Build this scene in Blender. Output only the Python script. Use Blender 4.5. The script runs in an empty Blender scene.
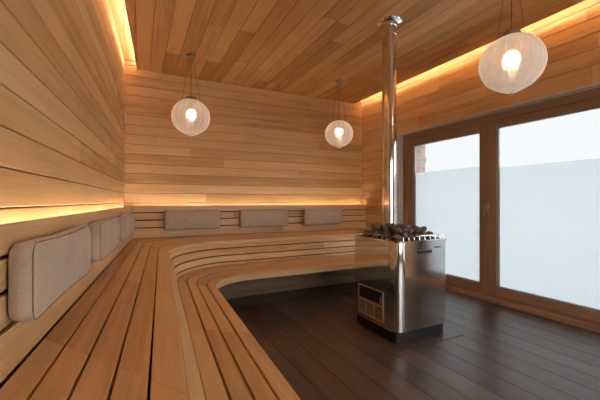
import bpy, bmesh, math, random
from mathutils import Vector, Matrix, noise
random.seed(7)
scene = bpy.context.scene
COL = scene.collection

# ------------------------------------------------------------------ camera
cam_d = bpy.data.cameras.new('camera'); cam = bpy.data.objects.new('camera', cam_d); COL.objects.link(cam)
cam.location = (0, 0, 1.2)
cam.rotation_euler = (math.radians(90), 0, -math.radians(26.3))
cam_d.sensor_width = 36; cam_d.lens = 330 / 600 * 36; cam_d.shift_y = 1 / 600
cam_d.clip_start = .02
scene.camera = cam

# ------------------------------------------------------------------ world and exposure
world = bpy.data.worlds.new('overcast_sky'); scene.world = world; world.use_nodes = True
nt = world.node_tree; nt.nodes.clear()
wo = nt.nodes.new('ShaderNodeOutputWorld'); bg = nt.nodes.new('ShaderNodeBackground')
tc = nt.nodes.new('ShaderNodeTexCoord'); sp = nt.nodes.new('ShaderNodeSeparateXYZ')
rp = nt.nodes.new('ShaderNodeValToRGB')
nt.links.new(tc.outputs['Generated'], sp.inputs[0]); nt.links.new(sp.outputs['Z'], rp.inputs[0])
rp.color_ramp.elements[0].position = 0.0; rp.color_ramp.elements[0].color = (.50, .54, .56, 1)
rp.color_ramp.elements[1].position = .06; rp.color_ramp.elements[1].color = (.78, .81, .83, 1)
e = rp.color_ramp.elements.new(.36); e.color = (.82, .845, .86, 1)
e = rp.color_ramp.elements.new(.62); e.color = (.84, .83, .80, 1)   # overcast: the zenith is brighter than the horizon
zen = nt.nodes.new('ShaderNodeMapRange'); zen.inputs[1].default_value = .38; zen.inputs[2].default_value = .95; zen.inputs[3].default_value = 1.0; zen.inputs[4].default_value = 3.0
nt.links.new(sp.outputs['Z'], zen.inputs[0])
rear_boost = nt.nodes.new('ShaderNodeMapRange'); rear_boost.inputs[1].default_value = .1; rear_boost.inputs[2].default_value = -.8; rear_boost.inputs[3].default_value = 1.0; rear_boost.inputs[4].default_value = 5.5
nt.links.new(sp.outputs['Y'], rear_boost.inputs[0])     # sky behind the camera brightened to add light to the room
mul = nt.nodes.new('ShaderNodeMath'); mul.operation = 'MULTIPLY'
nt.links.new(zen.outputs[0], mul.inputs[0]); nt.links.new(rear_boost.outputs[0], mul.inputs[1]); nt.links.new(mul.outputs[0], bg.inputs[1])
nt.links.new(rp.outputs[0], bg.inputs[0])
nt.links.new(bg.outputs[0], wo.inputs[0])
vs = scene.view_settings
vs.view_transform = 'Standard'; vs.look = 'None'; vs.gamma = 1; vs.use_curve_mapping = False; vs.exposure = 0.3
LED_TOP, LED_BACK, BULB = 135.0, 30.0, 40.0

# ------------------------------------------------------------------ helpers
def obj(name, bm, mat, parent=None, smooth=False, angle=35):
    bm.normal_update()
    me = bpy.data.meshes.new(name); bm.to_mesh(me); bm.free()
    o = bpy.data.objects.new(name, me); COL.objects.link(o)
    me.materials.append(mat)
    if smooth:
        me.polygons.foreach_set('use_smooth', [True] * len(me.polygons))
        me.set_sharp_from_angle(angle=math.radians(angle))
    if parent is not None:
        o.parent = parent
        o.matrix_parent_inverse = Matrix.Identity(4)
        off = Vector((0, 0, 0)); p = parent
        while p is not None:
            off += p.location; p = p.parent
        if off.length > 0 and not o.get('local'):
            me.transform(Matrix.Translation(-off))
    return o
def tag(o, label=None, cat=None, group=None, kind=None):
    if label: o['label'] = label
    if cat: o['category'] = cat
    if group: o['group'] = group
    if kind: o['kind'] = kind
    return o
def thing(name, loc, label, cat, group=None):
    o = bpy.data.objects.new(name, None); COL.objects.link(o); o.location = loc
    o.empty_display_size = .1
    return tag(o, label, cat, group)
def uvl(bm): return bm.loops.layers.uv.verify()

def loft(bm, rings, closed=False, caps=True):
    """rings: list of point lists (one profile each); uv u along, v round the profile"""
    L = uvl(bm); n = len(rings[0])
    V = [[bm.verts.new(p) for p in r] for r in rings]
    cen = [sum((Vector(p) for p in r), Vector()) / n for r in rings]
    u = [0]
    for i in range(1, len(rings)): u.append(u[-1] + (cen[i] - cen[i-1]).length)
    v = [0]
    for j in range(n): v.append(v[-1] + (Vector(rings[0][(j+1) % n]) - Vector(rings[0][j])).length)
    m = len(rings)
    for i in range(m if closed else m - 1):
        a, b = V[i], V[(i+1) % m]
        ub = u[i+1] if i + 1 < m else u[i] + .1
        for j in range(n):
            k = (j+1) % n
            try: f = bm.faces.new((a[j], a[k], b[k], b[j]))
            except ValueError: continue
            for lp, uvv in zip(f.loops, ((u[i], v[j]), (u[i], v[j+1]), (ub, v[j+1]), (ub, v[j]))): lp[L].uv = uvv
    if caps and not closed:
        for r, s in ((V[0], True), (V[-1], False)):
            f = bm.faces.new(list(reversed(r)) if s else r)
            for q, lp in enumerate(f.loops): lp[L].uv = (lp.vert.co.x * .05 + lp.vert.co.y * .05, lp.vert.co.z + .3 * lp.vert.co.x)
def fix(bm): bmesh.ops.recalc_face_normals(bm, faces=bm.faces[:])

def bar(bm, p0, p1, wv, hv, c=.002):
    """straight plank from p0 to p1; wv, hv half extents as vectors; chamfered edges"""
    p0, p1, wv, hv = map(Vector, (p0, p1, wv, hv))
    w, h = wv.length, hv.length; W, H = wv / w, hv / h; c = min(c, w * .45, h * .45)
    prof = [(-w, -h + c), (-w + c, -h), (w - c, -h), (w, -h + c), (w, h - c), (w - c, h), (-w + c, h), (-w, h - c)]
    loft(bm, [[p + W * a + H * b for a, b in prof] for p in (p0, p1)])
def box(bm, x0, x1, y0, y1, z0, z1, c=.002):
    """chamfered box, long axis gets the uv length"""
    d = (x1 - x0, y1 - y0, z1 - z0); C0 = [(x0+x1)/2, (y0+y1)/2, (z0+z1)/2]
    ax = d.index(max(d)); oth = [i for i in range(3) if i != ax]
    if oth[1] == 2: pass
    p0 = list(C0); p1 = list(C0); p0[ax] -= d[ax]/2; p1[ax] += d[ax]/2
    a = [0, 0, 0]; b = [0, 0, 0]; a[oth[0]] = d[oth[0]]/2; b[oth[1]] = d[oth[1]]/2
    bar(bm, p0, p1, a, b, c)
def tube(bm, pts, r, n=10, closed=False):
    pts = [Vector(p) for p in pts]; rings = []
    m = len(pts); ref = None
    for i, p in enumerate(pts):
        if closed: t = pts[(i+1) % m] - pts[i-1]
        else: t = pts[min(i+1, m-1)] - pts[max(i-1, 0)]
        t.normalize()
        if ref is None: ref = Vector((0, 0, 1)) if abs(t.z) < .9 else Vector((1, 0, 0))
        a = t.cross(ref); 
        if a.length < 1e-4: a = t.cross(Vector((0, 1, 0)))
        a.normalize(); b = t.cross(a)
        rings.append([p + a * r * math.cos(2*math.pi*k/n) + b * r * math.sin(2*math.pi*k/n) for k in range(n)])
    loft(bm, rings, closed=closed)
def lathe(bm, cx, cy, prof, n=32):
    """prof: list of (r, z); spins round a vertical axis"""
    rings = [[(cx + max(r, 1e-4)*math.cos(2*math.pi*k/n), cy + max(r, 1e-4)*math.sin(2*math.pi*k/n), z) for k in range(n)] for r, z in prof]
    loft(bm, rings)

# ------------------------------------------------------------------ materials
def newmat(name):
    m = bpy.data.materials.new(name); m.use_nodes = True
    t = m.node_tree; t.nodes.clear()
    out = t.nodes.new('ShaderNodeOutputMaterial'); return m, t, out
def N(t, kind, **kw):
    n = t.nodes.new(kind)
    for k, v in kw.items(): setattr(n, k, v)
    return n
def math_(t, op, a, b=None):
    n = t.nodes.new('ShaderNodeMath'); n.operation = op
    for i, v in enumerate((a, b)):
        if v is None: continue
        if isinstance(v, (int, float)): n.inputs[i].default_value = v
        else: t.links.new(v, n.inputs[i])
    return n.outputs[0]
def wood(name, light, mid, dark, rough=.5, var=.35, grain=1.0, spec=.35, bump=.12, coat=0.0, knots=True):
    m, t, out = newmat(name)
    b = N(t, 'ShaderNodeBsdfPrincipled'); t.links.new(b.outputs[0], out.inputs[0])
    uv = N(t, 'ShaderNodeUVMap'); sep = N(t, 'ShaderNodeSeparateXYZ'); t.links.new(uv.outputs[0], sep.inputs[0])
    geo = N(t, 'ShaderNodeNewGeometry'); rnd = geo.outputs['Random Per Island']
    off = math_(t, 'MULTIPLY', rnd, 57.0)
    def vec(su, sv):
        c = N(t, 'ShaderNodeCombineXYZ')
        t.links.new(math_(t, 'ADD', math_(t, 'MULTIPLY', sep.outputs[0], su), off), c.inputs[0])
        t.links.new(math_(t, 'MULTIPLY', sep.outputs[1], sv), c.inputs[1]); t.links.new(off, c.inputs[2])
        return c.outputs[0]
    n1 = N(t, 'ShaderNodeTexNoise'); t.links.new(vec(1.1, 24), n1.inputs['Vector']); n1.inputs['Scale'].default_value = 1; n1.inputs['Detail'].default_value = 4; n1.inputs['Distortion'].default_value = .6
    n2 = N(t, 'ShaderNodeTexNoise'); t.links.new(vec(9, 260), n2.inputs['Vector']); n2.inputs['Scale'].default_value = 1; n2.inputs['Detail'].default_value = 3
    n3 = N(t, 'ShaderNodeTexNoise'); t.links.new(vec(1.7, 5), n3.inputs['Vector']); n3.inputs['Scale'].default_value = 1; n3.inputs['Detail'].default_value = 2
    s = math_(t, 'ADD', math_(t, 'MULTIPLY', n1.outputs[0], .62 * grain), math_(t, 'MULTIPLY', n2.outputs[0], .22 * grain))
    s = math_(t, 'ADD', s, math_(t, 'MULTIPLY', n3.outputs[0], .30))
    s = math_(t, 'ADD', s, math_(t, 'MULTIPLY', math_(t, 'SUBTRACT', rnd, .5), var))
    s = math_(t, 'ADD', s, .5 - (.42 * grain + .15))
    cr = N(t, 'ShaderNodeValToRGB'); t.links.new(s, cr.inputs[0])
    cr.color_ramp.elements[0].position = .30; cr.color_ramp.elements[0].color = (*dark, 1)
    cr.color_ramp.elements[1].position = .72; cr.color_ramp.elements[1].color = (*light, 1)
    e = cr.color_ramp.elements.new(.5); e.color = (*mid, 1)
    colr = cr.outputs[0]
    if knots:
        vo = N(t, 'ShaderNodeTexVoronoi'); t.links.new(vec(1.6, 4.6), vo.inputs['Vector']); vo.inputs['Scale'].default_value = 1
        kr = N(t, 'ShaderNodeValToRGB'); t.links.new(vo.outputs['Distance'], kr.inputs[0])
        kr.color_ramp.elements[0].position = .025; kr.color_ramp.elements[0].color = (1, 1, 1, 1)
        kr.color_ramp.elements[1].position = .085; kr.color_ramp.elements[1].color = (0, 0, 0, 1)
        sc = N(t, 'ShaderNodeSeparateColor'); t.links.new(vo.outputs['Color'], sc.inputs[0])
        on = math_(t, 'GREATER_THAN', sc.outputs[0], .8)
        mx = N(t, 'ShaderNodeMix', data_type='RGBA'); t.links.new(math_(t, 'MULTIPLY', math_(t, 'MULTIPLY', kr.outputs[0], on), .6), mx.inputs[0])
        t.links.new(colr, mx.inputs[6]); mx.inputs[7].default_value = (dark[0]*.45, dark[1]*.4, dark[2]*.35, 1)
        colr = mx.outputs[2]
    t.links.new(colr, b.inputs['Base Color'])
    b.inputs['Roughness'].default_value = rough; b.inputs['Specular IOR Level'].default_value = spec
    b.inputs['Coat Weight'].default_value = coat; b.inputs['Coat Roughness'].default_value = .2
    bp = N(t, 'ShaderNodeBump'); bp.inputs['Strength'].default_value = bump; bp.inputs['Distance'].default_value = .002
    t.links.new(s, bp.inputs['Height']); t.links.new(bp.outputs[0], b.inputs['Normal'])
    return m
def plain(name, col, rough=.5, metal=0.0, spec=.5, aniso=0, bumpscale=0, bump=0):
    m, t, out = newmat(name)
    b = N(t, 'ShaderNodeBsdfPrincipled'); t.links.new(b.outputs[0], out.inputs[0])
    tcn = N(t, 'ShaderNodeTexCoord'); nz = N(t, 'ShaderNodeTexNoise'); nz.inputs['Scale'].default_value = bumpscale or 18
    t.links.new(tcn.outputs['Object'], nz.inputs['Vector'])
    mx = N(t, 'ShaderNodeMix', data_type='RGBA'); t.links.new(nz.outputs[0], mx.inputs[0])
    mx.inputs[6].default_value = (*[c*.88 for c in col], 1); mx.inputs[7].default_value = (*[min(1, c*1.12) for c in col], 1)
    t.links.new(mx.outputs[2], b.inputs['Base Color'])
    b.inputs['Roughness'].default_value = rough; b.inputs['Metallic'].default_value = metal
    b.inputs['Specular IOR Level'].default_value = spec
    if bump:
        bp = N(t, 'ShaderNodeBump'); bp.inputs['Strength'].default_value = bump; bp.inputs['Distance'].default_value = .003
        t.links.new(nz.outputs[0], bp.inputs['Height']); t.links.new(bp.outputs[0], b.inputs['Normal'])
    return m
def emit(name, col, strength):
    m, t, out = newmat(name)
    em = N(t, 'ShaderNodeEmission'); em.inputs[0].default_value = (*col, 1); em.inputs[1].default_value = strength
    t.links.new(em.outputs[0], out.inputs[0]); return m

M_WALL = wood('wall_boards_wood', (.76, .51, .265), (.66, .415, .195), (.49, .28, .115), rough=.55, var=.34, grain=.75)
M_CEIL = wood('ceiling_boards_wood', (.68, .395, .16), (.57, .31, .115), (.40, .195, .062), rough=.5, var=.36, grain=.8)
M_BENCH = wood('bench_slats_wood', (.79, .53, .29), (.69, .44, .215), (.50, .29, .13), rough=.38, var=.26, grain=.8, spec=.4, knots=False)
M_FRAME = wood('window_frame_wood', (.38, .24, .15), (.31, .19, .115), (.22, .125, .073), rough=.45, var=.1, grain=.7, knots=False)
M_FLOOR = wood('dark_floor_wood', (.115, .072, .054), (.075, .046, .034), (.040, .023, .017), rough=.33, var=.28, spec=.6, bump=.35, knots=False)
M_GAP = plain('dark_board_backing', (.035, .017, .008), .9)
M_STEEL = plain('polished_stainless_steel', (.72, .69, .66), .08, 1.0, bumpscale=3, bump=.05)
M_STEEL2 = plain('brushed_stainless_steel', (.74, .72, .71), .12, 1.0, bumpscale=4, bump=.04)
M_BRONZE = plain('dull_vent_metal', (.50, .38, .28), .5, .3)
M_BLACK = plain('black_metal', (.012, .011, .011), .5)
M_STONE = plain('sauna_stone_rock', (.17, .14, .12), .8, bumpscale=30, bump=1.0)
M_GREY = plain('grey_metal', (.38, .36, .34), .35, .8)
M_REVEAL = plain('pale_reveal_lining', (.62, .55, .47), .7)
M_SHADEWOOD = wood('shadowed_panel_wood', (.20, .115, .06), (.15, .085, .045), (.10, .055, .03), rough=.6, var=.2, knots=False)  # wood tone darkened to paint in the shade under the lower seat
M_PLASTIC = plain('pale_plastic', (.60, .50, .40), .5)
M_GASKET = plain('grey_glazing_gasket', (.30, .32, .34), .5)
M_CABLE = plain('dark_cable', (.10, .085, .07), .6)
M_PAVE = plain('outdoor_paving', (.62, .64, .65), .9)
WARM = (1.0, .80, .57)
M_LED_TOP = emit('warm_cove_light', WARM, LED_TOP)
M_LED_BACK = emit('warm_backrest_light', WARM, LED_BACK)
M_BULB = emit('warm_bulb_light', (1.0, .74, .48), BULB)

# fabric
M_FAB, t, out = newmat('oatmeal_woven_fabric')
b = N(t, 'ShaderNodeBsdfPrincipled'); t.links.new(b.outputs[0], out.inputs[0])
tcn = N(t, 'ShaderNodeTexCoord'); w1 = N(t, 'ShaderNodeTexNoise'); w1.inputs['Scale'].default_value = 260; w1.inputs['Detail'].default_value = 2
w2 = N(t, 'ShaderNodeTexNoise'); w2.inputs['Scale'].default_value = 12
t.links.new(tcn.outputs['Object'], w1.inputs['Vector']); t.links.new(tcn.outputs['Object'], w2.inputs['Vector'])
s = math_(t, 'ADD', math_(t, 'MULTIPLY', w1.outputs[0], .6), math_(t, 'MULTIPLY', w2.outputs[0], .4))
cr = N(t, 'ShaderNodeValToRGB'); t.links.new(s, cr.inputs[0])
cr.color_ramp.elements[0].position = .3; cr.color_ramp.elements[0].color = (.42, .33, .245, 1)
cr.color_ramp.elements[1].position = .7; cr.color_ramp.elements[1].color = (.62, .51, .395, 1)
t.links.new(cr.outputs[0], b.inputs['Base Color']); b.inputs['Roughness'].default_value = .9
b.inputs['Sheen Weight'].default_value = .3; b.inputs['Specular IOR Level'].default_value = .2
bp = N(t, 'ShaderNodeBump'); bp.inputs['Strength'].default_value = .35; bp.inputs['Distance'].default_value = .002
t.links.new(w1.outputs[0], bp.inputs['Height']); t.links.new(bp.outputs[0], b.inputs['Normal'])
M_PIPING = plain('brown_piping_fabric', (.24, .17, .12), .85)

# clear glass
M_GLASS, t, out = newmat('clear_window_glass')
tr = N(t, 'ShaderNodeBsdfTransparent'); tr.inputs[0].default_value = (.98, .98, .98, 1)
gl = N(t, 'ShaderNodeBsdfGlossy'); gl.inputs['Roughness'].default_value = .02
fr = N(t, 'ShaderNodeFresnel'); fr.inputs[0].default_value = 1.16
mx = N(t, 'ShaderNodeMixShader'); t.links.new(fr.outputs[0], mx.inputs[0]); t.links.new(tr.outputs[0], mx.inputs[1]); t.links.new(gl.outputs[0], mx.inputs[2])
t.links.new(mx.outputs[0], out.inputs[0])
# frosted film
M_FROST, t, out = newmat('frosted_window_film')
tl = N(t, 'ShaderNodeBsdfTranslucent'); tl.inputs[0].default_value = (.54, .57, .59, 1)
gl = N(t, 'ShaderNodeBsdfGlossy'); gl.inputs['Roughness'].default_value = .25
mx = N(t, 'ShaderNodeMixShader'); mx.inputs[0].default_value = .03
t.links.new(tl.outputs[0], mx.inputs[1]); t.links.new(gl.outputs[0], mx.inputs[2]); t.links.new(mx.outputs[0], out.inputs[0])
# lamp shade: sheer pleated shell
M_SHADE, t, out = newmat('sheer_ribbed_lamp_shade')
tr = N(t, 'ShaderNodeBsdfTransparent'); tr.inputs[0].default_value = (1, .97, .94, 1)
tl = N(t, 'ShaderNodeBsdfTranslucent'); tl.inputs[0].default_value = (.90, .88, .88, 1)
df = N(t, 'ShaderNodeBsdfDiffuse'); df.inputs[0].default_value = (.86, .88, .92, 1)
ad = N(t, 'ShaderNodeMixShader'); ad.inputs[0].default_value = .45
t.links.new(tl.outputs[0], ad.inputs[1]); t.links.new(df.outputs[0], ad.inputs[2])
tcn = N(t, 'ShaderNodeTexCoord'); ns = N(t, 'ShaderNodeTexNoise'); ns.inputs['Scale'].default_value = 25
t.links.new(tcn.outputs['Object'], ns.inputs['Vector'])
lw = N(t, 'ShaderNodeLayerWeight'); lw.inputs[0].default_value = .35
fa = math_(t, 'ADD', math_(t, 'MULTIPLY', lw.outputs['Facing'], .55), math_(t, 'ADD', math_(t, 'MULTIPLY', ns.outputs[0], .2), .36))
fa2 = N(t, 'ShaderNodeClamp'); t.links.new(fa, fa2.inputs[0])
mx = N(t, 'ShaderNodeMixShader'); t.links.new(fa2.outputs[0], mx.inputs[0]); t.links.new(tr.outputs[0], mx.inputs[1]); t.links.new(ad.outputs[0], mx.inputs[2])
t.links.new(mx.outputs[0], out.inputs[0])
M_FROSTBULB, t, out = newmat('frosted_lamp_glass')
tr = N(t, 'ShaderNodeBsdfTransparent'); tl = N(t, 'ShaderNodeBsdfTranslucent'); tl.inputs[0].default_value = (.95, .92, .88, 1)
mx = N(t, 'ShaderNodeMixShader'); mx.inputs[0].default_value = .6
t.links.new(tr.outputs[0], mx.inputs[1]); t.links.new(tl.outputs[0], mx.inputs[2]); t.links.new(mx.outputs[0], out.inputs[0])
M_RIB, t, out = newmat('white_shade_rib')
tl = N(t, 'ShaderNodeBsdfTranslucent'); tl.inputs[0].default_value = (.95, .93, .9, 1)
df = N(t, 'ShaderNodeBsdfDiffuse'); df.inputs[0].default_value = (.95, .93, .9, 1)
mx = N(t, 'ShaderNodeMixShader'); mx.inputs[0].default_value = .5
t.links.new(tl.outputs[0], mx.inputs[1]); t.links.new(df.outputs[0], mx.inputs[2]); t.links.new(mx.outputs[0], out.inputs[0])
# brick
M_BRICK, t, out = newmat('outdoor_brickwork')
b = N(t, 'ShaderNodeBsdfPrincipled'); t.links.new(b.outputs[0], out.inputs[0]); b.inputs['Roughness'].default_value = .9
uv = N(t, 'ShaderNodeUVMap'); bk = N(t, 'ShaderNodeTexBrick'); t.links.new(uv.outputs[0], bk.inputs['Vector'])
bk.inputs['Scale'].default_value = 1; bk.inputs['Brick Width'].default_value = .22; bk.inputs['Row Height'].default_value = .068
bk.inputs['Mortar Size'].default_value = .008
bk.inputs['Color1'].default_value = (.27, .20, .18, 1); bk.inputs['Color2'].default_value = (.20, .145, .125, 1); bk.inputs['Mortar'].default_value = (.25, .22, .20, 1)
t.links.new(bk.outputs[0], b.inputs['Base Color'])

# ------------------------------------------------------------------ the room
XR, YB, YF, ZC = 3.76, 5.0, -2.0, 2.98
def XL(y): return -.149 - .065 * (YB - y)          # the left wall runs slightly askew
GAP = .0042
def wallboards(name, P0, P1, nrm, zs, holes=(), thick=.018, lens=(2.0, 3.6), seed=1):
    """board cladding between plan points P0 and P1; zs joint heights; holes (s0, s1, z0, z1)"""
    rr = random.Random(seed); bm = bmesh.new()
    P0 = Vector((*P0, 0)); P1 = Vector((*P1, 0)); d = (P1 - P0); L = d.length; d.normalize(); n = Vector((*nrm, 0))
    for z0, z1 in zip(zs[:-1], zs[1:]):
        segs = [(0, L)]
        for s0, s1, h0, h1 in holes:
            if z1 > h0 + .01 and z0 < h1 - .01:
                if z1 > h1 + .02:      # board crosses the head of the opening: notch is left to the part above
                    pass
                segs = [q for a, b_ in segs for q in ((a, min(b_, s0)), (max(a, s1), b_)) if q[1] - q[0] > .01]
        for a, b_ in segs:
            s = a
            first = rr.uniform(.4, lens[1])
            while s < b_ - .001:
                e = min(b_, s + first); first = rr.uniform(*lens)
                if b_ - e < .3: e = b_
                c = (z0 + z1) / 2
                A = P0 + d * (s + .0008) - n * thick / 2 + Vector((0, 0, c)); B = P0 + d * (e - .0008) - n * thick / 2 + Vector((0, 0, c))
                bar(bm, A, B, Vector((0, 0, (z1 - z0 - GAP) / 2)), n * thick / 2, .003)
                s = e
    fix(bm)
    return tag(obj(name, bm, M_WALL), kind='structure')
ZT = 3.085
zs_l = [0] + [.121 + .132 * k for k in range(0, 24)] + [ZT]
zs_l = [z for z in zs_l if z < ZT - .01] + [ZT]
WL = wallboards('wall_left', (XL(YF), YF), (XL(YB), YB), (1, .065), zs_l, seed=3)
WB = wallboards('wall_back', (XL(YB) - .02, YB), (XR, YB), (0, -1), zs_l, seed=5)
WY0, WY1, WZ1 = .42, 4.066, 2.262
NY0, NY1 = -1.9, -.15           # added unseen window beside and behind the camera, for more daylight
RX0, RX1 = .7, 3.45           # added unseen opening in the rear wall, for more daylight
zs_r = [.0] + [.122 + .14 * k for k in range(0, 16)] + [WZ1, 2.455, 2.60, 2.74, 2.88, 3.0, ZT]
zs_r = sorted(set(round(z, 3) for z in zs_r if z <= ZT))
zs_r = [z for z in zs_r if not (2.2 < z < 2.26)]
WR = wallboards('wall_right', (XR, YF), (XR, YB), (-1, 0), zs_r, holes=[(WY0 - YF, WY1 - YF, -.1, WZ1), (NY0 - YF, NY1 - YF, -.1, WZ1)], seed=8)
zs_f = sorted(set([z for z in zs_l if not 2.2 < z < 2.3] + [WZ1]))
WF = wallboards('wall_rear', (XR, YF), (XL(YF), YF), (0, 1), zs_f, holes=[(XR - RX1, XR - RX0, -.1, WZ1)], seed=9)
# dark membranes behind the boards
bm = bmesh.new(); a0 = (XL(YF) - .05, YF); a1 = (XL(YB) - .05, YB)
loft(bm, [[(XL(y) - .022, y, -.05), (XL(y) - .022, y, 3.2), (XL(y) - .12, y, 3.2), (XL(y) - .12, y, -.05)] for y in (YF - .1, YB + .12)])
fix(bm); obj('backing', bm, M_GAP, WL)
bm = bmesh.new(); box(bm, -.3, XR + .1, YB + .022, YB + .1, -.05, 3.2, .001); fix(bm); obj('backing', bm, M_GAP, WB)
bm = bmesh.new(); box(bm, -.7, RX0 - .03, YF - .1, YF - .022, -.05, 3.2, .001); box(bm, RX1 + .03, XR + .1, YF - .1, YF - .022, -.05, 3.2, .001); box(bm, RX0 - .03, RX1 + .03, YF - .1, YF - .022, WZ1 + .03, 3.2, .001); fix(bm); obj('backing', bm, M_GAP, WF)
bm = bmesh.new()
box(bm, XR + .022, XR + .10, WY1 + .03, YB + .12, -.05, 3.2, .001); box(bm, XR + .022, XR + .10, NY1 + .03, WY0 - .03, -.05, 3.2, .001); box(bm, XR + .022, XR + .10, YF - .12, NY0 - .03, -.05, 3.2, .001)
box(bm, XR + .022, XR + .10, WY0 - .03, WY1 + .03, WZ1 + .03, 3.2, .001); box(bm, XR + .022, XR + .10, NY0 - .03, NY1 + .03, WZ1 + .03, 3.2, .001)
fix(bm); obj('backing', bm, M_GAP, WR)

# floor boards running towards the bench
bm = bmesh.new(); rr = random.Random(21); x = -.75; w = .197
while x < XR + .1:
    y = YF - rr.uniform(0, 1.2)
    while y < YB:
        e = y + rr.uniform(1.3, 2.2)
        y0, y1 = max(y, YF - .02), min(e, YB + .02)
        if y1 - y0 > .02: box(bm, x + .0015, x + w - .0015, y0 + .0008, y1 - .0008, -.02, 0, .0015)
        y = e
    x += w
fix(bm); FL = tag(obj('floor', bm, M_FLOOR), kind='structure')
bm = bmesh.new(); box(bm, -.8, XR + .12, YF - .1, YB + .1, -.08, -.021, .001); fix(bm); obj('subfloor', bm, M_GAP, FL)

# dropped ceiling: boards along the room, coves open to the left and the right wall
XPR = 3.57
def XPL(y): return XL(y) + .155
bm = bmesh.new(); rr = random.Random(33); wd = .163
x = XPR
while x > -.35:
    x0 = x - wd
    y = YF
    segs = []
    fl = rr.uniform(.5, 2.2)
    while y < YB - .022:
        e = min(y + fl, YB - .022); fl = rr.uniform(1.2, 2.6)
        if YB - .022 - e < .3: e = YB - .022
        def cl(v, yy): return max(v, XPL(yy))
        n_ = 1
        pa, pb = [(cl(x0 + .0018, y), cl(x - .0018, y)), (cl(x0 + .0018, e), cl(x - .0018, e))]
        if (pa[1] - pa[0]) + (pb[1] - pb[0]) > .01:
            if pa[1] - pa[0] < .004: pa = (pa[1] - .004, pa[1])
            if pb[1] - pb[0] < .004: pb = (pb[1] - .004, pb[1])
            rings = []
            for (l, r_), yy in ((pa, y + .0008), (pb, e - .0008)):
                c = .0025
                rings.append([(l + c, yy, ZC), (r_ - c, yy, ZC), (r_, yy, ZC + c), (r_, yy, ZC + .018), (l, yy, ZC + .018), (l, yy, ZC + c)])
            loft(bm, rings)
        y = e
    x = x0
fix(bm); CE = tag(obj('ceiling', bm, M_CEIL), kind='structure')
bm = bmesh.new()
loft(bm, [[(XPL(y), y, ZC + .0185), (XPR, y, ZC + .0185), (XPR, y, ZC + .034), (XPL(y), y, ZC + .034)] for y in (YF, YB - .022)])
fix(bm); obj('panel_backing', bm, M_CEIL, CE)
# cove soffit above
bm = bmesh.new(); x = XR + .02; rr = random.Random(3)
while x > -.75:
    y = YF
    while y < YB:
        e = min(y + rr.uniform(1.4, 2.6), YB)
        box(bm, x - .163 + .002, x - .002, y + .001, e - .001, ZT, ZT + .018, .002)
        y = e
    x -= .163
fix(bm); obj('cove_soffit', bm, M_WALL, CE)
bm = bmesh.new(); box(bm, -.8, XR + .12, YF - .1, YB + .1, ZT + .02, ZT + .1, .001); fix(bm); obj('roof_backing', bm, M_GAP, CE)

# cove light strips lying on top of the ceiling panel
def light_strip(name, pts, label, mat, w=.014, up=.006):
    T = thing(name, pts[0], label, 'light strip')
    P = [Vector(p) for p in pts]
    bm = bmesh.new(); bar(bm, P[0], P[1], ((P[1]-P[0]).cross(Vector((0, 0, 1))).normalized()) * w * .7, Vector((0, 0, .004)), .001); fix(bm)
    obj('channel', bm, M_GREY, T)
    bm = bmesh.new(); q = Vector((0, 0, up)); bar(bm, P[0] + q, P[1] + q, ((P[1]-P[0]).cross(Vector((0, 0, 1))).normalized()) * w / 2, Vector((0, 0, .002)), .001); fix(bm)
    obj('diffuser', bm, mat, T)
    return T
zz = ZC + .038
light_strip('light_strip', [(XPL(YF + .1) + .035, YF + .1, zz), (XPL(YB - .05) + .035, YB - .05, zz)], 'warm glowing light strip in the ceiling cove along the left wall', M_LED_TOP)
light_strip('light_strip', [(XPR - .035, YF + .1, zz), (XPR - .035, YB - .05, zz)], 'warm glowing light strip in the ceiling cove above the window wall', M_LED_TOP)

# ------------------------------------------------------------------ windows
FX = 3.88      # room-side face of the frames
bm = bmesh.new()    # reveal lining: far jamb, near jamb, head
box(bm, XR - .002, FX, WY1, WY1 + .02, 0, WZ1 + .02, .002)
box(bm, XR - .002, FX, WY0 - .02, WY0, 0, WZ1 + .02, .002)
box(bm, XR - .002, FX, WY0, WY1, WZ1, WZ1 + .02, .002)
fix(bm); tag(obj('trim_1', bm, M_REVEAL), kind='structure')
bm = bmesh.new()
box(bm, FX, FX + .09, WY1 - .075, WY1 + .02, 0, WZ1 + .02, .004); box(bm, FX, FX + .09, WY0 - .02, WY0 + .07, 0, WZ1 + .02, .004)
box(bm, FX, FX + .09, WY0 + .07, WY1 - .075, WZ1 - .085, WZ1 + .02, .004)
box(bm, XR + .012, FX + .09, WY0, WY1, 0, .05, .006)
fix(bm); tag(obj('trim_2', bm, M_FRAME), kind='structure')
bm = bmesh.new(); box(bm, XR - .012, XR + .012, WY0, WY1, .0, .028, .004); fix(bm); tag(obj('trim_3', bm, M_FRAME), kind='structure')
YM = 2.63
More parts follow.
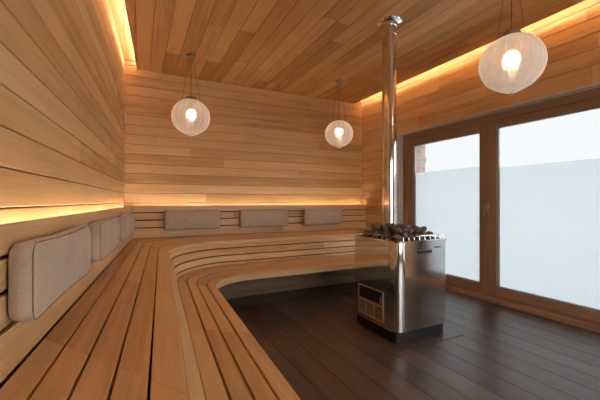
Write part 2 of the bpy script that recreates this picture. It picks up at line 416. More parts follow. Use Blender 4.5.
def sash(name, y0, y1, gy0, gy1, gz0, gz1, zfrost):
    W = thing(name, (FX, (y0 + y1) / 2, .052), None, None); W['kind'] = 'structure'
    bm = bmesh.new(); x0, x1 = FX + .012, FX + .075; zt = WZ1 - .087
    box(bm, x0, x1, y0, gy0, .052, zt, .005); box(bm, x0, x1, gy1, y1, .052, zt, .005)
    box(bm, x0, x1, gy0, gy1, .052, gz0, .005); box(bm, x0, x1, gy0, gy1, gz1, zt, .005)
    fix(bm); obj('sash_frame', bm, M_FRAME, W)
    bm = bmesh.new(); g = .014; a, b_ = FX + .030, FX + .062
    box(bm, a, b_, gy0, gy0 + g, gz0, gz1, .001); box(bm, a, b_, gy1 - g, gy1, gz0, gz1, .001)
    box(bm, a, b_, gy0 + g, gy1 - g, gz0, gz0 + g, .001); box(bm, a, b_, gy0 + g, gy1 - g, gz1 - g, gz1, .001)
    fix(bm); obj('glazing_gasket', bm, M_GASKET, W)
    bm = bmesh.new(); box(bm, FX + .046, FX + .052, gy0 + .002, gy1 - .002, gz0 + .002, gz1 - .002, .0005); fix(bm); obj('glass_pane', bm, M_GLASS, W)
    bm = bmesh.new(); box(bm, FX + .0535, FX + .0545, gy0 + g, gy1 - g, gz0 + g, zfrost, .0001); fix(bm); tag(obj('frosted_film', bm, M_FROST, W), 'frosted lower part of the glass')
    return W
W1 = sash('window_1', YM, WY1 - .077, 2.742, 3.862, .155, 2.075, 1.642)
W2 = sash('window_2', WY0 + .072, YM - .003, .56, 2.52, .155, 2.09, 1.605)
# plainer glazed openings out of view, added to brighten the room
bm = bmesh.new()
for a, b_ in ((NY0, NY0 + .09), (NY1 - .09, NY1)): box(bm, FX - .1, FX + .05, a, b_, 0, WZ1, .004)
box(bm, FX - .1, FX + .05, NY0, NY1, 0, .14, .004); box(bm, FX - .1, FX + .05, NY0, NY1, WZ1 - .12, WZ1, .004)
fix(bm); W3 = tag(obj('added_window_1', bm, M_FRAME), kind='structure')
bm = bmesh.new(); box(bm, FX, FX + .006, NY0 + .09, NY1 - .09, .14, WZ1 - .12, .0005); fix(bm); obj('glass_pane', bm, M_GLASS, W3)
bm = bmesh.new()
for a in (RX0, (RX0 + RX1) / 2 - .05, RX1 - .1): box(bm, a, a + .1, YF - .1, YF, 0, WZ1, .004)
box(bm, RX0, RX1, YF - .1, YF, 0, .14, .004); box(bm, RX0, RX1, YF - .1, YF, WZ1 - .12, WZ1, .004)
fix(bm); W4 = tag(obj('added_window_2', bm, M_FRAME), kind='structure')
bm = bmesh.new(); box(bm, RX0 + .1, RX1 - .1, YF - .05, YF - .044, .14, WZ1 - .12, .0005); fix(bm); obj('glass_pane', bm, M_GLASS, W4)
# lever handle on the meeting stile
bm = bmesh.new(); box(bm, FX - .001, FX + .012, 2.615, 2.645, 1.09, 1.17, .003)
tube(bm, [(FX + .01, YM, 1.14), (FX - .045, YM, 1.14)], .008)
tube(bm, [(FX - .040, YM, 1.145), (FX - .042, YM + .002, 1.12), (FX - .04, YM + .012, 1.0)], .0075)
fix(bm); obj('handle', bm, M_GREY, W1, smooth=True)

# ------------------------------------------------------------------ outside
bm = bmesh.new()
def quadbrick(bm, pts, uvs):
    L = uvl(bm); f = bm.faces.new([bm.verts.new(p) for p in pts])
    for lp, q in zip(f.loops, uvs): lp[L].uv = q
def brickbox(bm, x0, x1, y0, y1, z0, z1):
    quadbrick(bm, [(x0, y0, z0), (x1, y0, z0), (x1, y0, z1), (x0, y0, z1)], [(x0, z0), (x1, z0), (x1, z1), (x0, z1)])
    quadbrick(bm, [(x1, y1, z0), (x0, y1, z0), (x0, y1, z1), (x1, y1, z1)], [(x1, z0), (x0, z0), (x0, z1), (x1, z1)])
    quadbrick(bm, [(x1, y0, z0), (x1, y1, z0), (x1, y1, z1), (x1, y0, z1)], [(y0, z0), (y1, z0), (y1, z1), (y0, z1)])
    quadbrick(bm, [(x0, y1, z0), (x0, y0, z0), (x0, y0, z1), (x0, y1, z1)], [(y1, z0), (y0, z0), (y0, z1), (y1, z1)])
    quadbrick(bm, [(x0, y0, z1), (x1, y0, z1), (x1, y1, z1), (x0, y1, z1)], [(x0, y0), (x1, y0), (x1, y1), (x0, y1)])
    quadbrick(bm, [(x0, y1, z0), (x1, y1, z0), (x1, y0, z0), (x0, y0, z0)], [(x0, y1), (x1, y1), (x1, y0), (x0, y0)])
BX0, BX1 = FX + .09, 4.27
brickbox(bm, BX0, BX1, WY1 - .10, YB + .6, -.1, 3.3)
for k in range(22):                                     # toothed arris of the brick pier
    if k % 2: brickbox(bm, BX1 - .001, BX1 + .02, WY1 - .10, WY1 + .1, -.1 + k * .15, -.1 + k * .15 + .075)
brickbox(bm, BX0, BX1, NY1 - .05, WY0 + .1, -.1, 3.3)
brickbox(bm, BX0, BX1, WY0 + .1, WY1 - .10, WZ1 + .06, 3.3)
tag(obj('wall_outside', bm, M_BRICK), kind='structure')
bm = bmesh.new(); box(bm, -30, 40, -30, 40, -.3, -.2, .001); fix(bm); tag(obj('ground', bm, M_PAVE), kind='structure')

# ------------------------------------------------------------------ benches
def curve(x_at, slope, yb, R, y0, x1, nl=14, na=18, nb=14):
    """left straight x = x_at + slope*y from y0, fillet R, then straight along y = yb to x1"""
    d = Vector((slope, 1)).normalized(); C = Vector((x_at + slope * yb, yb))
    th = math.acos(max(-1, min(1, d.dot(Vector((1, 0)))))); tl = R * math.tan(th / 2)
    A = C - d * tl; B = C + Vector((tl, 0)); cen = A + Vector((d.y, -d.x)) * R
    S = Vector((x_at + slope * y0, y0)); P = [S.lerp(A, i / nl) for i in range(nl)]
    a0 = math.atan2((A - cen).y, (A - cen).x); a1 = math.atan2((B - cen).y, (B - cen).x)
    P += [cen + R * Vector((math.cos(a0 + (a1 - a0) * i / na), math.sin(a0 + (a1 - a0) * i / na))) for i in range(na)]
    E = Vector((x1, yb)); P += [B.lerp(E, i / nb) for i in range(nb + 1)]
    return P
Y0 = -1.0; X1 = XR - .006
NL, NA, NB = 14, 18, 14
def mixc(A, B, t): return [a.lerp(b_, t) for a, b_ in zip(A, B)]
UF = curve(.12 - .0575 * .87, .0575, 4.12, .76, Y0, X1)          # upper seat, front edge
UB = curve(-.335 - .0747 * 1.1, .0747, 4.87, .05, Y0, X1)        # backrest face
LB = curve(.246 - .052 * 1.32, .052, 4.0, .66, Y0, X1)           # foot of the riser
LF = curve(.584 - .036 * 1.154, .036, 3.41, .43, Y0, X1)         # lower seat, front edge
ZU, ZL = .70, .42
def seg_ranges(cuts):
    n = NL + NA + NB; return [(a, b_) for a, b_ in zip([0] + cuts, cuts + [n])]
def slat(bm, I, O, i0, i1, z, th, g=.0045, c=.003, trim=True, gi=None):
    """plank between two plan curves (I outer/wall side, O room side), samples i0..i1"""
    rings = []
    for i in range(i0, i1 + 1):
        p, q = I[i], O[i]; w = (q - p); l = w.length; w = w / l
        p2 = p + w * (g if gi is None else gi); q2 = q - w * g
        e = Vector((0, 0))
        if trim and i in (i0, i1):
            nx = (I[i0+1] - I[i0]).normalized() if i == i0 else -(I[i1] - I[i1-1]).normalized()
            e = nx * .0007
        P = lambda v, zz: (v.x + e.x, v.y + e.y, zz)
        rings.append([P(p2, z - c), P(p2 + w * c, z), P(q2 - w * c, z), P(q2, z - c), P(q2, z - th), P(p2, z - th)])
    loft(bm, rings)
def panel(bm, T0, T1, z0, z1, i0, i1, th=.02, side=1):
    """upright or raking board: top follows plan curve T1 at z1, bottom T0 at z0"""
    rings = []
    for i in range(i0, i1 + 1):
        a, b_ = T0[i], T1[i]; j = min(i + 1, len(T0) - 1); k = max(i - 1, 0)
        d = (T0[j] - T0[k]).normalized(); n = Vector((-d.y, d.x)) * side
        c = .002
        e = (T0[i0+1]-T0[i0]).normalized()*.0006 if i == i0 else (-(T0[i1]-T0[i1-1]).normalized()*.0006 if i == i1 else Vector((0, 0)))
        A = lambda v, off, zz: (v.x + n.x*off + e.x, v.y + n.y*off + e.y, zz)
        rings.append([A(a, c, z0), A(a, 0, z0 + c), A(b_, 0, z1 - c), A(b_, c, z1), A(b_, th, z1), A(a, th, z0)])
    loft(bm, rings)

# upper bench
UP = thing('sauna_bench', (0, 2, 0), 'upper wooden bench of long slats curving along the left and back walls', 'bench')
bm = bmesh.new()
ts = [0, .19, .39, .59, .79, 1.0]      # share of the width from the wall side
cuts = [6, 9, NL + 1, NL + NA + 3, NL + NA + 8]
for k in range(5):
    I = mixc(UB, UF, ts[k]); O = mixc(UB, UF, ts[k+1])
    cc = [c + (1 if (k % 2 and c > NL) else 0) for c in cuts]
    for a, b_ in seg_ranges(cc): slat(bm, I, O, a, b_, ZU, .035, g=.0062)
fix(bm); obj('seat_slats', bm, M_BENCH, UP, smooth=True)
bm = bmesh.new()
def seatin(C, off):
    out_ = []
    for i, p in enumerate(C):
        d = (C[min(i+1, len(C)-1)] - C[max(i-1, 0)]).normalized(); out_.append(p + Vector((-d.y, d.x)) * off)
    return out_
def rake(t): return mixc(UF, LB, t)      # t=0 at the seat, 1 at the foot
zt, zb = ZU - .0365, ZL + .004
def RZ(z): return rake((ZU - z) / (ZU - ZL))
FUF = [p for p in RZ(ZU - .003)]
# solid straight run beside the camera, slatted through the curve and along the back
for a, b_ in ((0, 9), (9, NL)):
    panel(bm, seatin(RZ(zb), .004), seatin(RZ(ZU - .036), .004), zb, ZU - .036, a, b_)
for z0, z1 in ((.618, ZU - .036), (.534, .606), (.460, .522), (.4205, .448)):
    for a, b_ in ((NL, NL + NA + 1), (NL + NA + 1, NL + NA + 7), (NL + NA + 7, NL + NA + NB)):
        panel(bm, seatin(RZ(z0), .004), seatin(RZ(z1), .004), z0, z1, a, b_)
fix(bm); obj('riser_boards', bm, M_BENCH, UP, smooth=True)
bm = bmesh.new()     # dark frame behind the slats
panel(bm, seatin(RZ(.04), .06), seatin(RZ(.66), .06), .04, .655, 0, NL + NA + NB, th=.03)
slat(bm, seatin(UB, -.01), seatin(UF, .07), 0, NL + NA + NB, ZU - .05, .02, g=0, trim=False)
fix(bm); tag(obj('bench_frame', bm, M_GAP, UP), 'dark supporting frame behind the slats')

# lower bench
LO = thing('sauna_bench', (0.4, 2, 0), 'lower wooden step bench in front of the taller slatted bench, curving over the dark floor', 'bench')
bm = bmesh.new()
for k in range(4):
    I = mixc(LB, LF, [0, .25, .5, .75][k]); O = mixc(LB, LF, [.25, .5, .75, 1][k])
    cl_ = [6, 10, NL, NL + NA + 1, NL + NA + 8]
    cl_ = [c + (1 if (k % 2 and c > 20) else 0) for c in cl_]
    for a, b_ in seg_ranges(cl_): slat(bm, I, O, a, b_, ZL, .035, g=.0062, gi=-.004 if k == 0 else None)
fix(bm); obj('seat_slats', bm, M_BENCH, LO, smooth=True)
bm = bmesh.new()
for a, b_ in ((0, 8), (8, NL), (NL, NL + NA + 1), (NL + NA + 1, NL + NA + 7), (NL + NA + 7, NL + NA + NB)):
    panel(bm, seatin(LF, .007), seatin(LF, .007), .352, ZL - .036, a, b_, th=.03)
fix(bm); obj('front_fascia', bm, M_BENCH, LO, smooth=True)
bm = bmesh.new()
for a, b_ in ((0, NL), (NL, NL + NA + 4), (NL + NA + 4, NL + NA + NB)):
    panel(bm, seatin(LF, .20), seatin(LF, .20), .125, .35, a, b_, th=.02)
fix(bm); obj('lower_panel', bm, M_SHADEWOOD, LO, smooth=True)
bm = bmesh.new()
panel(bm, seatin(LF, .27), seatin(LF, .27), .0, .124, 0, NL + NA + NB, th=.03)
slat(bm, seatin(LB, -.02), seatin(LF, .045), 0, NL + NA + NB, ZL - .04, .02, g=0, trim=False)
fix(bm); tag(obj('plinth', bm, M_GAP, LO), 'black recessed plinth')

# backrests
BR = UB
IDX = NL + NA // 2
def slope_pts(i0, i1): return i0, i1
ZBT = 1.135
bx = -.335 - .0747 * 1.1
def xb(y): return bx + .0747 * y
cx = xb(4.87)
BL = thing('backrest', (xb(2), 2, ZU), 'wooden slatted backrest along the left wall with a glowing light gap behind its top board', 'backrest')
BK = thing('backrest', (2, 4.87, ZU), 'wooden slatted backrest along the back wall behind three flat cushions', 'backrest')
bands = [(ZU + .004, .832), (.845, .936), (.949, 1.036), (1.049, ZBT)]
dn = Vector((1, -.0747, 0)).normalized(); dl = Vector((.0747, 1, 0)).normalized()
def left_backrest():
    bm = bmesh.new()
    for z0, z1 in bands[1:3]:
        for ya, yb_ in ((Y0, 1.35), (1.35, 3.2), (3.2, 4.865)):
            A = Vector((xb(ya), ya, (z0+z1)/2)) - dn * .011 + dl * .0007; B = Vector((xb(yb_), yb_, (z0+z1)/2)) - dn * .011 - dl * .0007
            bar(bm, A, B, Vector((0, 0, (z1-z0)/2)), dn * .009, .003)
    fix(bm); obj('back_slats', bm, M_BENCH, BL)
    for nm, (z0, z1), cc in (('bottom_board', bands[0], ((Y0, 2.4), (2.4, 4.867))), ('top_board', bands[3], ((Y0, 1.9), (1.9, 4.867)))):
        bm = bmesh.new()
        for ya, yb_ in cc:
            A = Vector((xb(ya), ya, (z0+z1)/2)) - dn * .009 + dl * .0007; B = Vector((xb(yb_), yb_, (z0+z1)/2)) - dn * .009 - dl * .0007
            bar(bm, A, B, Vector((0, 0, (z1-z0)/2)), dn * .009, .003)
        fix(bm); obj(nm, bm, M_BENCH, BL)
    bm = bmesh.new()
    A = Vector((xb(Y0), Y0, .88)) - dn * .024; B = Vector((xb(4.86), 4.86, .88)) - dn * .024
    bar(bm, A, B, Vector((0, 0, .17)), dn * .0035, .001); fix(bm); tag(obj('backing', bm, M_GAP, BL), 'dark backing behind the slats')
left_backrest()
def back_backrest():
    xs0, xs1 = cx + .004, X1
    bm = bmesh.new()
    for n_, (z0, z1) in enumerate(bands[1:3]):
        for a, b_ in ((xs0, 1.3), (1.3, 2.55), (2.55, xs1)): box(bm, a + .001, b_ - .001, 4.874, 4.892, z0, z1, .003)
    fix(bm); obj('back_slats', bm, M_BENCH, BK)
    bm = bmesh.new(); box(bm, xs0, 2.1, 4.87, 4.89, *bands[0], .003); box(bm, 2.102, xs1, 4.87, 4.89, *bands[0], .003); fix(bm); obj('bottom_board', bm, M_BENCH, BK)
    bm = bmesh.new(); box(bm, xs0, 1.7, 4.87, 4.89, *bands[3], .003); box(bm, 1.702, xs1, 4.87, 4.89, *bands[3], .003); fix(bm); obj('top_board', bm, M_BENCH, BK)
    bm = bmesh.new(); box(bm, xs0, xs1, 4.894, 4.902, .71, 1.05, .001); fix(bm); tag(obj('backing', bm, M_GAP, BK), 'dark backing behind the slats')
back_backrest()
zl = 1.085
light_strip('light_strip', [(xb(Y0) - .034, Y0 + .01, zl), (xb(4.84) - .05, 4.84, zl)], 'warm glowing light strip tucked behind the left backrest', M_LED_BACK, w=.012)
light_strip('light_strip', [(cx + .03, 4.925, zl), (X1 - .02, 4.925, zl)], 'warm glowing light strip tucked behind the back backrest', M_LED_BACK, w=.012)

# ------------------------------------------------------------------ cushions
def outline_rr(a, b_, q, n=6, e=10):
    """rounded rectangle in x, z, evenly sampled edges"""
    q = max(.002, min(q, a * .98, b_ * .98)); P = []
    cs = ((a - q, b_ - q, 0), (-a + q, b_ - q, 90), (-a + q, -b_ + q, 180), (a - q, -b_ + q, 270))
    for j, (cx_, cz_, a0) in enumerate(cs):
        for k in range(n + 1):
            t_ = math.radians(a0 + 90 * k / n); P.append((cx_ + q*math.cos(t_), cz_ + q*math.sin(t_)))
        nx_, nz_, a1 = cs[(j+1) % 4]; t1 = math.radians(a1)
        p0, p1 = P[-1], (nx_ + q*math.cos(t1), nz_ + q*math.sin(t1))
        for k in range(1, e): P.append((p0[0] + (p1[0]-p0[0])*k/e, p0[1] + (p1[1]-p0[1])*k/e))
    return P
def cushion_mesh(L, H, T):
    bm = bmesh.new(); A, B = L/2, H/2; rings = []
    sec = [(T/2 - .012, .5), (T/2 - .006, .06), (T/2, .022), (T/2 - .004, .010), (T/2 - .012, .003), (T/2 - .024, 0), (0, -.004), (-T/2 + .024, 0), (-T/2 + .013, .001), (-T/2 + .007, .004), (-T/2 + .001, .013), (-T/2 - .004, .03), (-T/2 - .008, .055), (-T/2 - .011, .085), (-T/2 - .012, B * .96)]
    for i, (y, ins) in enumerate(sec):
        ins = min(ins, B * .96)
        ring = []
        for x, z in outline_rr(A - ins, B - ins, .036 - ins * .25):
            d = noise.noise(Vector((x * 7 + L * 31, z * 7, y * 5)))
            sag = .0035 * math.sin(x * 8 + L * 40) * (z / B)
            ring.append((x + .002 * d, y + .003 * d, z + sag))
        rings.append(ring)
    loft(bm, rings); fix(bm); return bm
def piping_path(L, H, T):
    return [(x, -T/2 + .007, z + .0035 * math.sin(x * 8 + L * 40) * (z / (H/2))) for x, z in outline_rr(L/2 - .002, H/2 - .002, .036)]
CB = None
def cushion(x, y, z, rz, L, H, T, label, group, tilt=0):
    c = obj('cushion', cushion_mesh(L, H, T), M_FAB, None, smooth=True, angle=80)
    bm = bmesh.new(); tube(bm, piping_path(L, H, T), .0016, 6, closed=True); fix(bm)
    p = obj('piping', bm, M_PIPING, None, smooth=True); p.parent = c
    c.location = (x, y, z); c.rotation_euler = (tilt, 0, rz)
    return tag(c, label, 'cushion', group)
T1 = .085
gB = 'flat cushions leaning on the back wall backrest'
for (a, b_, lab) in ((.332, 1.09, 'flat oatmeal cushion on the back backrest nearest the left corner'),
                     (1.38, 2.16, 'flat oatmeal cushion in the middle of the back backrest'),
                     (2.445, 3.19, 'flat oatmeal cushion on the back backrest nearest the stove')):
    cushion((a + b_) / 2, 4.869 - T1/2, .935, 0, b_ - a, .262, T1, lab, gB)
gL = 'cushions standing against the left backrest'
aL = math.atan(.0747)
for (ya, yb_, z0, z1, lab) in ((1.175, 1.93, .855, 1.078, 'large oatmeal cushion on the left backrest, nearest of the left row'),
                       (2.20, 2.98, .850, 1.078, 'oatmeal cushion on the left backrest, middle of the left row'),
                       (3.42, 4.25, .832, 1.070, 'oatmeal cushion on the left backrest, nearest the back corner')):
    ym = (ya + yb_) / 2; T2 = .07
    cushion(xb(ym) + T2/2 + .002, ym, (z0 + z1) / 2, math.pi/2 - aL, yb_ - ya, z1 - z0, T2, lab, gL)

# ------------------------------------------------------------------ stove
SX0, SX1, SY0, SY1, CH = 1.92, 2.51, 2.09, 2.68, .085
SZ0, SZ1 = .10, .858
def foot(o=0, n=6, chx=CH):
    """plan outline with rounded corners, counter-clockwise"""
    x0, x1, y0, y1 = SX0 - o, SX1 + o, SY0 - o, SY1 + o; r = chx + o; P = []
    for cx_, cy_, a0, rr_ in ((x0 + r, y0 + r, 180, r), (x1 - .02, y0 + .02, 270, .02), (x1 - r, y1 - r, 0, r), (x0 + .02, y1 - .02, 90, .02)):
        for k in range(n + 1):
            t_ = math.radians(a0 + 90 * k / n); P.append((cx_ + rr_*math.cos(t_), cy_ + rr_*math.sin(t_)))
    return P
def prism(bm, outline, z0, z1): loft(bm, [[(x, y, z) for x, y in outline] for z in (z0, z1)])
def shell(bm, out_, inn, z0, z1):
    loft(bm, [[(x, y, z) for x, y in o_] for o_, z in ((out_, z0), (out_, z1), (inn, z1), (inn, z0))], closed=True)
ST = thing('sauna_stove', (2.205, 2.385, .006), 'polished stainless steel sauna stove filled with dark stones', 'stove')
bm = bmesh.new(); prism(bm, foot(-.014, chx=.045), .006, SZ0 + .003); fix(bm); tag(obj('plinth', bm, M_BLACK, ST), 'black recessed stove base')
bm = bmesh.new(); shell(bm, foot(0), foot(-.02), SZ0, SZ1); fix(bm); obj('casing', bm, M_STEEL, ST, smooth=True, angle=25)
bm = bmesh.new(); prism(bm, foot(-.022), .78, .80); fix(bm); tag(obj('stone_tray', bm, M_BLACK, ST), 'dark tray under the stones')
bm = bmesh.new(); loft(bm, [[(x, y, z) for x, y in foot(o)] for o, z in ((.001, SZ1 - .012), (.012, SZ1 - .009), (.013, SZ1), (.004, SZ1 + .005), (-.02, SZ1 + .004), (-.02, SZ1 - .01))], closed=True); fix(bm)
obj('rim', bm, M_STEEL2, ST, smooth=True)
# separate front panel with its slots, corner seam strips
bm = bmesh.new(); box(bm, SX0 + CH + .004, SX1 - .022, SY0 - .004, SY0 - .0005, SZ0 + .006, SZ1 - .014, .001); fix(bm)
FP = obj('front_panel', bm, M_STEEL2, ST)
bm = bmesh.new(); box(bm, 2.15, 2.318, SY0 - .010, SY0 - .0042, .748, .772, .002); fix(bm); tag(obj('slot', bm, M_BLACK, FP), 'long dark handle slot')
bm = bmesh.new(); box(bm, 2.352, 2.43, SY0 - .007, SY0 - .0042, .787, .796, .001); fix(bm); tag(obj('slot', bm, M_BLACK, FP), 'short dark slot')
for x, z in ((2.03, .135), (2.44, .15)):
    bm = bmesh.new(); tube(bm, [(x, SY0 - .0042, z), (x, SY0 - .007, z)], .005, 10); fix(bm); obj('rivet', bm, M_BLACK, FP)
bm = bmesh.new(); box(bm, SX0 - .004, SX0 - .0005, SY0 + CH + .004, SY1 - .022, SZ0 + .006, SZ1 - .014, .001); fix(bm)
SP = obj('side_panel', bm, M_STEEL, ST)
# air vent low on the side
vy0, vy1, vz0, vz1 = 2.245, 2.60, .14, .41
bm = bmesh.new(); xf0, xf1 = SX0 - .012, SX0 - .0042
box(bm, xf0, xf1, vy0, vy1, vz1 - .010, vz1, .001); box(bm, xf0, xf1, vy0, vy1, vz0, vz0 + .012, .001)
box(bm, xf0, xf1, vy0, vy0 + .010, vz0, vz1, .001); box(bm, xf0, xf1, vy1 - .010, vy1, vz0, vz1, .001)
box(bm, xf0, xf1, vy0, vy1, .275, .289, .001)
fix(bm); V = obj('air_vent', bm, M_BRONZE, ST)
bm = bmesh.new(); box(bm, SX0 - .006, SX0 - .0042, vy0 + .01, vy1 - .01, vz0 + .01, vz1 - .01, .0005); fix(bm); tag(obj('vent_backing', bm, M_BLACK, V), 'dark recess of the vent')
bm = bmesh.new()
for k in range(6): box(bm, SX0 - .011, SX0 - .0062, vy0 + .012, vy1 - .012, .158 + k * .0205, .167 + k * .0205, .001)
for yy in (vy0 + .12, vy0 + .235): box(bm, SX0 - .0115, SX0 - .0062, yy - .006, yy + .006, vz0 + .01, .276, .001)
fix(bm); obj('grille', bm, M_BRONZE, V)
bm = bmesh.new(); box(bm, SX0 - .016, SX0 - .0062, vy0 + .025, vy0 + .033, .30, .36, .002); fix(bm); obj('latch', bm, M_BRONZE, V)
# wire guard round the stones
bm = bmesh.new(); zr = SZ1 + .036
ring = foot(-.035); tube(bm, [(x, y, zr) for x, y in ring], .003, 8, closed=True)
def perimeter(P, step):
    out_ = []; d = 0; nxt = 0
    for i in range(len(P)):
        a, b_ = Vector(P[i]), Vector(P[(i+1) % len(P)]); l = (b_ - a).length
        while nxt <= d + l and l > 0:
            out_.append((a.lerp(b_, (nxt - d) / l), (b_ - a).normalized())); nxt += step
        d += l
    return out_
for p, d in perimeter(foot(-.008), .062):
    n = Vector((-d.y, d.x))
    tube(bm, [(p.x, p.y, SZ1 + .002), (p.x + n.x*.006, p.y + n.y*.006, SZ1 + .03), (p.x + n.x*.028, p.y + n.y*.028, zr)], .0024, 6)
fix(bm); obj('wire_guard', bm, M_STEEL2, ST, smooth=True)
# stones, each one a thing
def rock(seed):
    bm = bmesh.new(); bmesh.ops.create_icosphere(bm, subdivisions=3, radius=1)
    rr_ = random.Random(seed); o = Vector((rr_.random()*50, rr_.random()*50, rr_.random()*50))
    planes = [(Vector((rr_.gauss(0, 1), rr_.gauss(0, 1), rr_.gauss(0, 1))).normalized(), rr_.uniform(.62, .85)) for _ in range(9)]
    for v in bm.verts:
        p = v.co.copy()
        for n, d in planes:
            s_ = p.dot(n)
            if s_ > d: p -= n * (s_ - d) * .85
        p *= 1 + .10 * noise.noise(p * 1.8 + o) + .05 * noise.noise(p * 5 + o)
        v.co = p
    return bm
rocks = []
for s_ in range(5):
    bm = rock(s_ + 40); me = bpy.data.meshes.new('sauna_stone'); bm.to_mesh(me); bm.free(); me.materials.append(M_STONE)
    me.polygons.foreach_set('use_smooth', [True]*len(me.polygons)); me.set_sharp_from_angle(angle=math.radians(30)); rocks.append(me)
PX, PY, PR = 2.262, 2.563, .07
rs = random.Random(5)
def place_layer(z, inset, step, size, jz):
    y = SY0 + inset; row = 0
    while y <= SY1 - inset + .001:
        x = SX0 + inset + (step/2 if row % 2 else 0)
        while x <= SX1 - inset + .001:
            xx, yy = x + rs.uniform(-.006, .006), y + rs.uniform(-.006, .006)
            corner = (xx - SX0) + (yy - SY0) < .085 or (SX1 - xx) + (SY1 - yy) < .085
            if math.hypot(xx - PX, yy - PY) > PR + size * .98 and not corner:
                o = bpy.data.objects.new('sauna_stone', rs.choice(rocks)); COL.objects.link(o)
                k = size * rs.uniform(.86, 1.08)
                o.location = (xx, yy, z + rs.uniform(-jz, jz)); o.scale = (k, k * rs.uniform(.8, 1), k * rs.uniform(.68, .85))
                o.rotation_euler = (rs.uniform(-.5, .5), rs.uniform(-.5, .5), rs.uniform(0, 6.28))
                tag(o, 'dark rough stone in the heap on top of the steel stove', 'stone', 'stones heaped on the stove')
            x += step
        y += step * .88; row += 1
place_layer(.843, .060, .080, .042, .003)
place_layer(.890, .088, .078, .042, .006)
place_layer(.940, .120, .079, .040, .008)

# flue pipe
FP_ = thing('flue_pipe', (PX, PY, .80), 'tall polished steel flue pipe rising from the stove to the ceiling', 'pipe')
joints = [.80, 1.10, 1.95, 2.86, ZC - .001]
for a, b_ in zip(joints[:-1], joints[1:]):
    bm = bmesh.new(); lathe(bm, PX, PY, [(PR, a + .001), (PR, b_ - .001)], 40); fix(bm); obj('pipe_section', bm, M_STEEL, FP_, smooth=True)
for z in joints[1:-1]:
    bm = bmesh.new(); lathe(bm, PX, PY, [(PR + .0005, z - .012), (PR + .004, z - .009), (PR + .0045, z), (PR + .004, z + .009), (PR + .0005, z + .012)], 40); fix(bm)
    obj('joint_ring', bm, M_STEEL2, FP_, smooth=True)
bm = bmesh.new(); lathe(bm, PX, PY, [(PR + .001, ZC - .045), (PR + .012, ZC - .045), (PR + .016, ZC - .02), (PR + .055, ZC - .010), (PR + .062, ZC - .001), (PR + .001, ZC - .001)], 40); fix(bm)
obj('ceiling_collar', bm, M_STEEL2, FP_, smooth=True)

# flush hearth plate under the stove
bm = bmesh.new(); box(bm, 1.84, 2.62, 2.0, 2.80, -.012, .004, .003); fix(bm)
HP = obj('hearth_plate', bm, M_FLOOR); tag(HP, 'dark flat hearth panel set in the floor beneath the steel stove', 'hearth plate')

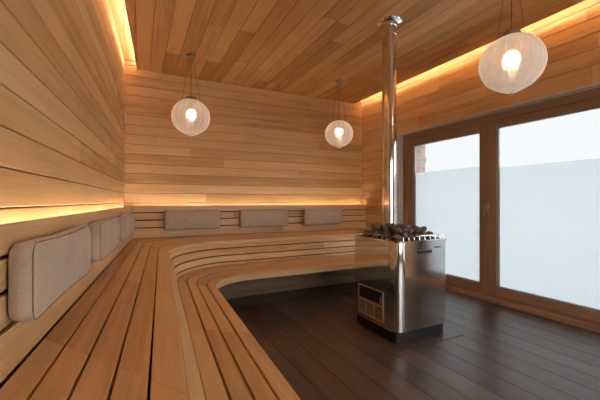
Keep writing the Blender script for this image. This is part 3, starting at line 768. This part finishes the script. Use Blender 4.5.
# ------------------------------------------------------------------ pendant lamps
def pendant(x, y, z, R, label, group='ribbed globe pendant lamps'):
    T = thing('pendant_lamp', (x, y, ZC), label, 'pendant lamp', group)
    RZ_ = R * .94; n = 72; lobes = 16; rings = []
    bm = bmesh.new(); m = 26
    for i in range(m + 1):
        ph = math.radians(14 + (180 - 14 - 20) * i / m)
        rr_ = R * math.sin(ph); zz_ = z + RZ_ * math.cos(ph)
        rings.append([(x + rr_ * (1 - .022 * (1 - abs(math.sin(lobes/2 * 2*math.pi*k/n))) * 1) * math.cos(2*math.pi*k/n),
                       y + rr_ * (1 - .022 * (1 - abs(math.sin(lobes/2 * 2*math.pi*k/n)))) * math.sin(2*math.pi*k/n), zz_) for k in range(n)])
    loft(bm, rings, caps=False); fix(bm)
    S = obj('lamp_shade', bm, M_SHADE, T, smooth=True, angle=60)
    bm = bmesh.new()
    for k in range(lobes):
        a = 2*math.pi*k/lobes
        tube(bm, [(x + R * .981 * math.sin(math.radians(p)) * math.cos(a), y + R * .981 * math.sin(math.radians(p)) * math.sin(a), z + RZ_ * math.cos(math.radians(p))) for p in range(14, 161, 8)], .0018, 5)
    for p in (14, 160):
        rr_ = R * .985 * math.sin(math.radians(p)); zz_ = z + RZ_ * math.cos(math.radians(p))
        tube(bm, [(x + rr_*math.cos(2*math.pi*k/32), y + rr_*math.sin(2*math.pi*k/32), zz_) for k in range(32)], .003, 6, closed=True)
    fix(bm); obj('shade_rib', bm, M_RIB, S)
    # inverted glass bowl closing the bottom
    bm = bmesh.new(); rb = R * math.sin(math.radians(160)); zb_ = z + RZ_ * math.cos(math.radians(160))
    rings = [[(x + rb*s_*math.cos(2*math.pi*k/32), y + rb*s_*math.sin(2*math.pi*k/32), zb_ - .028 * (1 - s_*s_)) for k in range(32)] for s_ in (1, .8, .55, .3, .06)]
    loft(bm, rings, caps=False); fix(bm); obj('shade_bottom', bm, M_SHADE, S, smooth=True, angle=60)
    top = z + RZ_ * math.cos(math.radians(14))
    bm = bmesh.new(); lathe(bm, x, y, [(.0, top + .046), (.03, top + .046), (R*.22, top + .040), (R*.27, top + .030), (R*.285, top + .004), (R*.285, top - .006), (.0, top - .006)], 28); fix(bm)
    obj('cap', bm, M_GREY, T, smooth=True)
    bm = bmesh.new(); tube(bm, [(x, y, top + .044), (x, y, ZC - .018)], .0035, 8); fix(bm); obj('cable', bm, M_CABLE, T, smooth=True)
    for s_ in (-1, 1):
        dx, dy = math.cos(-.46) * s_, math.sin(-.46) * s_
        bm = bmesh.new(); tube(bm, [(x + dx*R*.5, y + dy*R*.5, z + RZ_*.862), (x + dx*.02, y + dy*.02, ZC - .018)], .0018, 6); fix(bm); obj('suspension_wire', bm, M_CABLE, T)
    bm = bmesh.new(); lathe(bm, x, y, [(.0, ZC - .001), (.055, ZC - .001), (.055, ZC - .018), (.05, ZC - .024), (.0, ZC - .026)], 28); fix(bm); obj('canopy', bm, M_GREY, T, smooth=True)
    bm = bmesh.new(); lathe(bm, x, y, [(.0, top - .008), (.02, top - .01), (.02, z + .060), (.0, z + .058)], 20); fix(bm); obj('bulb_holder', bm, M_GREY, T, smooth=True)
    bm = bmesh.new(); lathe(bm, x, y, [(.012, z + .058)] + [(.030 * math.sin(math.radians(p)), z + .03 + .030 * math.cos(math.radians(p))) for p in range(20, 181, 16)], 20); fix(bm); obj('bulb', bm, M_BULB, T, smooth=True)
    bm = bmesh.new(); lathe(bm, x, y, [(.026, z + .095), (.042, z + .08), (.054, z + .055), (.060, z + .03), (.058, z - .0), (.048, z - .025), (.034, z - .045), (.03, z - .06), (.034, z - .085), (.028, z - .105), (.0, z - .112)], 24); fix(bm); obj('inner_diffuser', bm, M_FROSTBULB, T, smooth=True)
    # small glass finial hanging below the bulb
    bm = bmesh.new(); lathe(bm, x, y, [(.0, zb_ - .026), (.006, zb_ - .03), (.008, zb_ - .04), (.0, zb_ - .046)], 14); fix(bm); obj('finial', bm, M_PLASTIC, T, smooth=True)
    return T
def at(px, t, zoff=0):
    th = math.radians(26.3); u = (px - 300) / 330
    return (t * (math.sin(th) + u * math.cos(th)), t * (math.cos(th) - u * math.sin(th)))
pendant(*at(191, 4.03), 2.225, .228, 'globe pendant lamp above the back left bench, second in size in the photo')
pendant(*at(339, 4.88), 2.195, .207, 'smallest looking globe pendant lamp, in the far right corner behind the flue pipe')
pendant(*at(511.5, 2.44), 2.215, .216, 'large looking globe pendant lamp hanging in front of the window')

# ------------------------------------------------------------------ sensor on the left wall by the corner
bm = bmesh.new(); ys = 4.86; xs = XL(ys)
box(bm, xs + .001, xs + .03, ys - .035, ys + .035, 2.19, 2.36, .006); fix(bm)
SE = obj('temperature_sensor', bm, M_PLASTIC); tag(SE, 'small upright beige sensor box on the left wall beside the back corner', 'sensor')
bm = bmesh.new()
for k in range(4): box(bm, xs + .0305, xs + .032, ys - .022, ys + .022, 2.25 + k*.015, 2.256 + k*.015, .0005)
fix(bm); obj('vent_slot', bm, M_BLACK, SE)
